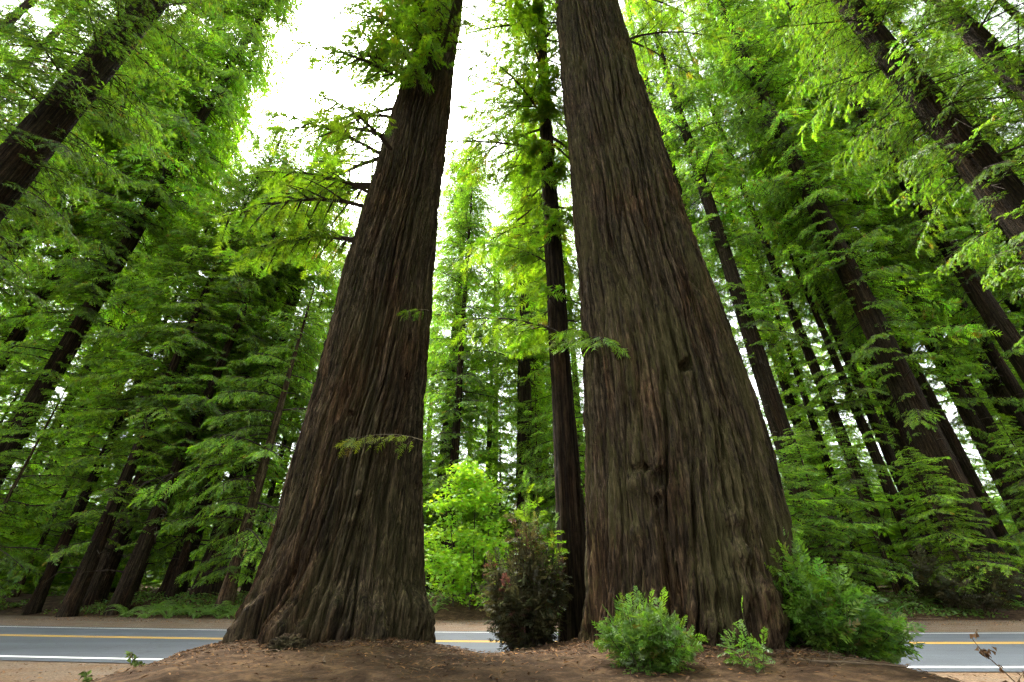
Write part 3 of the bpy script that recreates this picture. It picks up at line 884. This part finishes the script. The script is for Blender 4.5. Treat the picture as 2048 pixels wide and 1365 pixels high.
for i in range(46):
    Y = rsF.uniform(98, 128)
    X = (i + rsF.uniform(.1, .9)) / 46 * 3.2 * Y - 1.6 * Y
    zl, zg = zone(X, Y)
    o = link('distant_thicket', YOUNG[i % 2][1])
    o.location = (X, Y, float(ground_z(X, Y)) - 2.5)
    o.rotation_euler = (0, 0, rsF.uniform(0, 6.28))
    o.scale = (2.8, 2.8, rsF.uniform(1.1, 1.7))
    tag(o, 'bushy tree closing the far end of the forest ' + zl, 'tree', 'trees closing the far forest, ' + zg)
# unseen redwoods added behind and beside the viewpoint to block light from there
for i, (x, y) in enumerate([(-7, -8), (-1, -11), (5, -8), (11, -4), (15, -13), (-9, -19), (7, -18), (19, 2), (15, 6), (21, 1), (24, 9), (29, 5), (35, 10), (-27, 8), (-22, 4), (-35, 12)]):
    forest_tree('T', i, x, y - 4, 1.6, 58 + (i * 7) % 12, 'unseen redwood added behind or beside the viewpoint to block light', 'redwood_tree', group='redwoods behind or beside the viewpoint, added to block light', spread=1.25)

# ------------------------------------------------------------------ shrubs
def sprout_bush(name, label, cat, x, y, stems, rad, hgt, per, spray, seed, mat, wmat, tmpl=SPR_NEAR, slope=(0, 0), lo=.6, hi=1.35, dead=.02, whips=6, squash=1.0, extra_dead=0):
    rs = np.random.RandomState(seed)
    zg = float(ground_z(x, y))
    root = thing(name, label, cat, (x, y, zg - .03))
    wood, O, D, S = [], [], [], []
    for i in range(stems):
        az = rs.uniform(0, 2 * PI); q = math.sqrt(rs.rand())
        hh = hgt * (1 - .55 * q * q) * rs.uniform(.7, 1.12)
        ex, ey = math.cos(az) * rad * q, math.sin(az) * rad * q * squash
        hh *= max(.25, 1 + slope[0] * ex / rad + slope[1] * ey / rad)
        long_ = i < whips
        if long_:
            hh *= 1.22
        b = np.array([ex * .35, ey * .35, 0]); e = np.array([ex, ey, hh])
        b[2] = float(ground_z(x + b[0], y + b[1])) - zg
        m_ = b * .45 + e * .55 + np.array([ex * .12, ey * .12, hh * .10])
        t = np.linspace(0, 1, 7)[:, None]
        pts = b * (1 - t) ** 2 + 2 * m_ * t * (1 - t) + e * t * t
        wood.append(tube_tris(pts, (.008 * (1 - t[:, 0] * .8)) * (hgt / .8) ** .5, 4))
        n_ = per if not long_ else int(per * .8)
        for k in range(n_):
            u = .12 + .88 * (k + rs.rand()) / n_
            p = b * (1 - u) ** 2 + 2 * m_ * u * (1 - u) + e * u * u
            a2 = rs.uniform(0, 2 * PI)
            o_ = np.array([math.cos(a2), math.sin(a2), 0]) * .8 + np.array([ex, ey, 0]) / (rad + 1e-6) * .7
            o_[2] = rs.uniform(-.25, .7)
            if k == n_ - 1:
                o_ = (e - m_) / (np.linalg.norm(e - m_) + 1e-6)
            O.append(p); D.append(o_); S.append(spray * rs.uniform(.6, 1.25))
    buf = Buf(); O, D, S = np.array(O), np.array(D), np.array(S)
    tn = make_tints(len(O), rs, lo, hi, dead)
    young = (O[:, 2] / hgt)[:, None]
    tn = np.minimum(tn, 1.6) * (1 + np.clip(young - .55, 0, .6) * np.array([.9, .7, .1]))      # fresh yellow-green shoots at the tips
    place_sprays(buf, tmpl, O, D, S, rs, tn, .55)
    if stems <= 12:
        for w in wood:
            link('stem', mesh_np('stem', w, np.arange(len(w)).reshape(-1, 3), wmat), root)
    else:
        w = np.concatenate(wood)
        link('stems', mesh_np('stems', w, np.arange(len(w)).reshape(-1, 3), wmat), root, 'stuff')
    link('foliage', buf.mesh('bush_foliage', mat), root, 'stuff')
    return root
M['stem_green'] = wood_mat('sprout_stem', (.07, .07, .03))
sprout_bush('redwood_sprout', 'bright green redwood sprout bush in front of the mossy giant', 'bush', 1.12, 4.42, 50, .36, .52, 17, .13, 201, M['leaf_bush'], M['stem_green'], lo=.4, hi=1.15)
sprout_bush('redwood_sprout', 'small thin-stemmed redwood seedling at the right foot of the mossy giant', 'bush', 1.98, 4.35, 9, .2, .36, 8, .11, 202, M['leaf_bush'], M['stem_green'], whips=3)
sprout_bush('redwood_sprout', 'large leafy redwood sprout bush spilling down right of the mossy giant', 'bush', 3.5, 5.75, 96, .70, .84, 17, .21, 203, M['leaf_bush'], M['stem_green'], slope=(-.6, 0), whips=12, squash=.9, lo=.35, hi=1.5)
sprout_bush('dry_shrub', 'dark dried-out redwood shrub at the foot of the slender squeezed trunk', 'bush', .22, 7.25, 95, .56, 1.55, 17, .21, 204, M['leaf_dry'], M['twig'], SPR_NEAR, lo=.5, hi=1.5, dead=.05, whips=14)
sprout_bush('dry_shrub', 'wispy half-dry sprays standing above the dark shrub between the giants', 'bush', .38, 7.75, 16, .42, 2.35, 20, .22, 205, M['leaf_bush'], M['twig'], SPR_NEAR, lo=.5, hi=.95, dead=.03, whips=0)

sprout_bush('dry_shrub', 'black-green shaded thicket on the far bank near the right picture edge', 'bush', base_x(1945, 24, .5), 24.2, 60, 2.3, 2.6, 16, .5, 206, M['leaf_dry'], M['twig'], SPR_MID, lo=.5, hi=1.2, whips=4)  # thicket's shade put into its colour by the dark dry needles
# bigleaf maple sapling across the road
def maple(px, Y, hgt, rad, seed, n):
    rs = np.random.RandomState(seed)
    x = base_x(px, Y, .8)
    root = thing('maple_tree', 'bright lime green maple glowing between the two giants across the road', 'tree', (x, Y, float(ground_z(x, Y)) - .05))
    for k, (dx, dy) in enumerate([(-.9, .2), (.5, -.2), (1.3, .3)]):
        t = np.linspace(0, 1, 9)[:, None]
        p = np.array([dx * .5, dy, 0]) * (1 - t) + np.array([dx * 1.3, dy * 2, hgt * .85]) * t
        p[:, 0] += np.sin(t[:, 0] * 4 + k) * .12
        w = tube_tris(p, .05 * (1 - .8 * t[:, 0]), 6)
        link('trunk', mesh_np('maple_stem', w, np.arange(len(w)).reshape(-1, 3), M['twig']), root)
    # lobed leaf outline
    ang = np.array([-150, -118, -92, -62, -38, -16, 0, 16, 38, 62, 92, 118, 150]) * PI / 180
    rr_ = np.array([.35, .75, .45, .95, .5, .62, 1.1, .62, .5, .95, .45, .75, .35])
    out = np.stack([np.cos(ang) * rr_, np.sin(ang) * rr_, -.12 * rr_ ** 2], 1)
    T = []
    for i in range(len(out) - 1):
        T += [np.zeros(3), out[i], out[i + 1]]
    T = np.array(T)
    cl = []
    for i in range(95):
        u = rs.rand(); z = hgt * (.03 + .95 * u ** 1.15)
        r = rad * (math.sin(PI * min(1, .18 + u * .8)) ** .7) * math.sqrt(rs.rand())
        a = rs.uniform(0, 2 * PI)
        cl.append((r * math.cos(a) * (1 + .2 * (1 - u)) + .35 * (1 - u), r * math.sin(a), z))
    cl = np.array(cl)
    c = cl[rs.randint(0, len(cl), n)]
    O = c + rs.normal(size=(n, 3)) * np.array([.42, .42, .16])
    O[:, 2] = np.maximum(O[:, 2], .1 + .2 * rs.rand(n))
    D = rs.normal(size=(n, 3)); D[:, 2] = -.35 + rs.normal(size=n) * .2
    buf = Buf()
    v = make_tints(n, rs, .7, 1.25, .004)
    place_sprays(buf, [T], O, D, rs.uniform(.10, .17, n), rs, v, .4)
    link('crown', buf.mesh('maple_crown', M['leaf_maple']), root, 'stuff')
maple(925, 24.2, 6.9, 2.1, 301, 6200)

# ferns along the far bank
def frond_mesh():
    rs = np.random.RandomState(401)
    tr = []
    t = np.linspace(0, 1, 16)
    st_ = np.stack([t * .8, t * 0, .75 * t - .62 * t ** 2.2], 1)
    for i in range(1, 16):
        p = st_[i]; ll = .13 * math.sin(PI * (.12 + .86 * t[i])) + .02
        d = st_[i] - st_[i - 1]; d /= np.linalg.norm(d)
        for sg in (-1, 1):
            tr += [p - d * .02, p + d * .02, p + np.array([.03, sg * ll, -.02])]
    tr = np.array(tr)
    wd = tube_tris(st_, .006, 3)
    a = np.concatenate([tr, wd])
    return mesh_np('frond', a, np.arange(len(a)).reshape(-1, 3), M['leaf_fern'], np.ones((len(a), 3)))
FR = frond_mesh()
def fern(px, Y, s, label):
    x = base_x(px, Y, .6)
    root = thing('sword_fern', label, 'fern', (x, Y, float(ground_z(x, Y)) - .02), group='sword ferns on the far bank')
    n_ = rsF.randint(8, 12)
    for k in range(n_):
        o = link('frond', FR, root)
        o.rotation_euler = (rsF.uniform(-.2, .2), rsF.uniform(-.35, .15), k / n_ * 2 * PI + rsF.uniform(-.3, .3))
        q = s * rsF.uniform(.8, 1.2); o.scale = (q, q, q)
FERNS = [(262, 25.0, 1.3), (300, 24.2, 1.2), (318, 25.2, 1.5), (345, 24.0, 1.1), (372, 25.0, 1.2), (400, 24.2, 1.2), (424, 24.8, 1.3), (446, 23.8, 1.1), (466, 24.6, 1.4), (482, 23.9, 1.2), (1795, 24.0, 1.0), (1850, 24.5, 1.1), (1700, 24.2, 1.1), (870, 23.6, 1.0), (985, 24.0, 1.1)]
for i, (px, Y, s_) in enumerate(FERNS):
    w_ = 'left of the slimmer giant, %s from left' % ORD[i] if i < 10 else ['just right of the sprout bush', 'farther right of the sprout bush', 'behind the large sprout bush', 'at the left foot of the maple', 'at the right foot of the maple'][i - 10]
    fern(px, Y, s_, 'green sword fern on the far bank ' + w_)

# low leafy cover on the far bank, and needle litter on the mound
def scatter_quads(name, P, nrm_jit, size, tints, rs, mat, label, cat, asp=.5):
    n_ = len(P)
    a = rs.uniform(0, 2 * PI, n_)
    d = np.stack([np.cos(a), np.sin(a), rs.normal(size=n_) * nrm_jit], 1)
    up_ = np.stack([rs.normal(size=n_) * nrm_jit, rs.normal(size=n_) * nrm_jit, np.ones(n_)], 1)
    s_ = np.cross(up_, d); s_ /= np.linalg.norm(s_, axis=1)[:, None]
    d /= np.linalg.norm(d, axis=1)[:, None]
    k = size[:, None]
    b, tip = P - d * k, P + d * k
    l_, r_ = P + s_ * k * asp + up_ * k * .15, P - s_ * k * asp + up_ * k * .15
    V = np.stack([b, l_, tip, b, tip, r_], 1).reshape(-1, 3)
    o = link(name, mesh_np(name, V, np.arange(len(V)).reshape(-1, 3), mat, np.repeat(tints, 6, 0)), None, 'stuff')
    return tag(o, label, cat)
rs = np.random.RandomState(501)
n_ = 26000
X = rs.uniform(-30, 34, n_); e = 9.7 + rs.gamma(2.0, 1.1, n_)
keep = pn3(X, e, X * 0, .25, .5, 1, 3) + pn3(X, e, X * 0, 1.1, 1.1, 1, 9) * .5 > -.05
X, e = X[keep], e[keep]; Y = road_y(X) + e
P = np.stack([X, Y, ground_z(X, Y) + rs.uniform(.02, .22, len(X))], 1)
scatter_quads('ground_cover', P, .5, rs.uniform(.04, .09, len(X)), make_tints(len(X), rs, .6, 1.4, .05), rs, M['leaf_low'], 'low green leafy ground cover along the far bank of the road', 'ground cover', .7)
def litter_mat():
    m, n, l, out = new_mat('needle_litter')
    at = n.new('ShaderNodeAttribute'); at.attribute_name = 'tint'
    principled(n, l, out, at.outputs['Color'], .9, None, spec=.15)
    return m
M['litter'] = litter_mat()
n_ = 24000
X = rs.uniform(-6.3, 6.3, n_); Y = rs.uniform(3.9, 9.2, n_)
q_ = rs.randint(0, 2, 7000); a_ = -PI / 2 + rs.uniform(-1.6, 1.6, 7000); r_ = 1.35 + np.abs(rs.normal(size=7000)) * .35
X[:7000] = np.where(q_, -2.45, 2.15) + np.cos(a_) * r_; Y[:7000] = np.where(q_, 7.2, 6.7) + np.sin(a_) * r_
den = pn3(X, Y, X * 0, .8, .8, 1, 12) * .8 + pn3(X, Y, X * 0, 2.7, 2.7, 1, 14) * .5
keep = rs.rand(n_) < np.clip(.55 + den, .06, 1)
X, Y = X[keep], Y[keep]
P = np.stack([X, Y, ground_z(X, Y) + pn3(X, Y, X * 0, 2.5, 2.5, 1, 3) * .022 + pn3(X, Y, X * 0, 6, 6, 1, 3) * .016 + pn3(X, Y, X * 0, 8.5, 8.5, 1, 8) * .010 + rs.uniform(.004, .02, len(X))], 1)
pal = np.array([(.16, .085, .04), (.22, .12, .055), (.10, .06, .035), (.28, .19, .11), (.33, .17, .06), (.07, .045, .03)])
tn = pal[rs.choice(6, len(X), p=[.36, .2, .27, .03, .04, .1])] * rs.uniform(.55, 1.05, (len(X), 1))
scatter_quads('leaf_litter', P, .25, rs.uniform(.008, .036, len(X)), tn, rs, M['litter'], 'brown needle and leaf litter strewn over the mound', 'leaf litter', .3)
# fine twig debris, thickest against the trunks
tw_ = []
for k in range(420):
    if k % 3:
        cx_, cy_, r_ = (-2.5, 7.2, 1.45) if k % 2 else (2.2, 6.7, 1.45)
        a = -PI / 2 + rs.uniform(-1.3, 1.3); q = r_ + abs(rs.normal()) * .3
        x, y = cx_ + math.cos(a) * q, cy_ + math.sin(a) * q
    else:
        x, y = rs.uniform(-4.5, 4.5), rs.uniform(4.4, 7)
    b_ = rs.uniform(0, 2 * PI); ln = rs.uniform(.04, .2)
    p = np.array([[x, y, 0], [x + math.cos(b_) * ln * .5, y + math.sin(b_) * ln * .5, .012], [x + math.cos(b_ + .3) * ln, y + math.sin(b_ + .3) * ln, .004]])
    p[:, 2] += ground_z(p[:, 0], p[:, 1]) + .008
    tw_.append(tube_tris(p, rs.uniform(.0015, .004), 3))
tw_ = np.concatenate(tw_)
tag(link('twig_debris', mesh_np('twig_debris', tw_, np.arange(len(tw_)).reshape(-1, 3), M['twig_dead']), None, 'stuff'), 'fine twig debris scattered on the mound round the giant trunks', 'debris')
n_ = 9000
X = rs.uniform(-22, 22, n_); e = np.concatenate([rs.uniform(6.5, 10.3, n_ * 2 // 3), -rs.uniform(3.9, 7, n_ - n_ * 2 // 3)]); Y = road_y(X) + e
P = np.stack([X, Y, np.maximum(ground_z(X, Y), .012) + rs.uniform(.004, .02, n_)], 1)
tn = pal[rs.choice(6, n_, p=[.35, .25, .2, .05, .1, .05])] * rs.uniform(.8, 1.3, (n_, 1))
scatter_quads('leaf_litter', P, .25, rs.uniform(.015, .045, n_), tn, rs, M['litter'], 'reddish fallen needles along the gravel shoulders of the road', 'leaf litter', .35)

# fallen sticks
def stick(name, p0, p1, r, label, mat, seed, group=None, forks=0):
    rs = np.random.RandomState(seed)
    t = np.linspace(0, 1, 7)[:, None]
    p = np.array(p0) * (1 - t) + np.array(p1) * t
    ln = np.linalg.norm(np.array(p1) - np.array(p0))
    p[1:-1] += rs.normal(size=(5, 3)) * ln * .03
    p[:, 2] = ground_z(p[:, 0], p[:, 1]) + r * .8 + np.array(p0)[2] * (1 - t[:, 0]) + np.array(p1)[2] * t[:, 0]
    w = [tube_tris(p, r * (1 - .6 * t[:, 0]), 6)]
    for k in range(forks):
        q = p[2 + k]
        e_ = q + np.array([rs.uniform(-1, 1), rs.uniform(-1, 1), rs.uniform(.1, .5)]) * ln * .25
        w.append(tube_tris(np.array([q, q * .5 + e_ * .5, e_]), np.array([r * .5, r * .35, r * .1]), 5))
    w = np.concatenate(w)
    w0 = np.array([p[0, 0], p[0, 1], p[0, 2]])
    o = link(name, mesh_np(name, w - w0, np.arange(len(w)).reshape(-1, 3), mat))
    o.location = w0
    return tag(o, label, 'stick', group)
for i in range(34):
    x, y = rs.uniform(-4, 4.4), rs.uniform(4.5, 6.3); a = rs.uniform(0, PI); ln = rs.uniform(.08, .34)
    stick('fallen_twig', (x, y, 0), (x + math.cos(a) * ln, y + math.sin(a) * ln, .01), rs.uniform(.004, .009), 'small brown twig lying on the bare soil of the mound', M['twig_dead'], 600 + i, 'twigs on the mound')
stick('fallen_branch', (15.4, 22.3, .05), (18.2, 21.9, .05), .06, 'dead branch lying on the far bank right of the large sprout bush', M['twig_dead'], 650, forks=4)
stick('fallen_branch', (21.5, 21.9, 0), (24.2, 22.0, .02), .05, 'grey stick on the far gravel edge near the right picture edge', M['twig_dead'], 651, forks=2)
stick('fallen_branch', (2.55, 4.9, 0), (3.3, 4.5, .02), .012, 'long brown stick on the soil below the large sprout bush', M['twig_dead'], 652, forks=1)

# dry weed stalk at the right road edge
def weed(x, y, hgt, label, seed, dead=True):
    rs = np.random.RandomState(seed)
    root = thing('weed_stalk', label, 'weed', (x, y, float(ground_z(x, y)) - .02))
    t = np.linspace(0, 1, 8)[:, None]
    p = np.array([0, 0, 0.]) * (1 - t) + np.array([-.42 * hgt, 0, hgt]) * t
    p[:, 0] += .05 * np.sin(t[:, 0] * 5)
    w = [tube_tris(p, .007 * (1 - .6 * t[:, 0]), 5)]
    O, D, S = [], [], []
    for k in range(7):
        u = .45 + .55 * k / 6
        q = p[min(7, int(u * 7))]
        e_ = q + np.array([rs.uniform(-.28, .28), rs.uniform(-.1, .1), rs.uniform(-.06, .2)]) * hgt
        w.append(tube_tris(np.array([q, q * .4 + e_ * .6, e_]), np.array([.004, .003, .0015]), 4))
        for j in range(5):
            O.append(q + (e_ - q) * rs.uniform(.3, 1)); D.append(rs.normal(size=3) + np.array([0, 0, -.6])); S.append(rs.uniform(.03, .075))
    w = np.concatenate(w)
    link('stalk', mesh_np('stalk', w, np.arange(len(w)).reshape(-1, 3), M['twig_dead']), root)
    lf = np.array([[0, 0, 0], [.5, .3, .15], [1, 0, -.2], [0, 0, 0], [1, 0, -.2], [.5, -.3, .2]], float)
    buf = Buf()
    tn = np.array([(.14, .075, .035) if dead else (.10, .15, .03)]) * rs.uniform(.6, 1.4, (len(O), 1))
    place_sprays(buf, [lf], np.array(O), np.array(D), np.array(S), rs, tn, .9)
    link('leaves', buf.mesh('weed_leaves', M['litter']), root)
weed(4.85, 5.2, .62, 'dry brown weed stalk in front of the road at the right', 701)
weed(-3.95, 5.7, .16, 'tiny yellow-green weed on the left slope of the mound', 702, False)
weed(-3.35, 6.7, .2, 'thin weed sprig near the left root of the slimmer giant', 703, False)
weed(-4.55, 5.9, .14, 'low leafy weed at the left foot of the mound', 704, False)

# gnarled root knot in front of the left giant
def root_knot(px, py, label):
    x, y = -2.32, 5.52
    z = float(ground_z(x, y))
    nu, nv = 64, 40
    U, V = np.meshgrid(np.linspace(0, 2 * PI, nu, endpoint=False), np.linspace(0, PI * .62, nv))
    a, b, c_ = np.cos(U) * np.sin(V), np.sin(U) * np.sin(V), np.cos(V)
    rr_ = 1 + .30 * pn3(a, b, c_, 2.6, 2.6, 2.6, 1) + .32 * (np.minimum(np.abs(pn3(a, b, c_, 4.5, 4.5, 4.5, 7)) / .2, 1) - .5) + .10 * pn3(a, b, c_, 11, 11, 11, 3)
    rr_ = rr_ - .55 * np.exp(-((a - .05) ** 2 + (b + .45) ** 2 + (c_ - .85) ** 2) / .05)
    v = np.stack([a * rr_ * .19, b * rr_ * .15, c_ * rr_ * .115 - .01], -1).reshape(-1, 3)
    i = np.arange(nv - 1)[:, None] * nu + np.arange(nu)[None]; j = np.arange(nv - 1)[:, None] * nu + (np.arange(nu)[None] + 1) % nu
    f = np.stack([i, i + nu, j + nu, j], -1).reshape(-1, 4)
    o = link('root_knot', mesh_np('root_knot', v, f, M['bark_left'], None, True))
    o.location = (x, y, z)
    tag(o, label, 'root')
root_knot(575, 1300, 'gnarled root knot poking out of the soil below the slimmer giant')
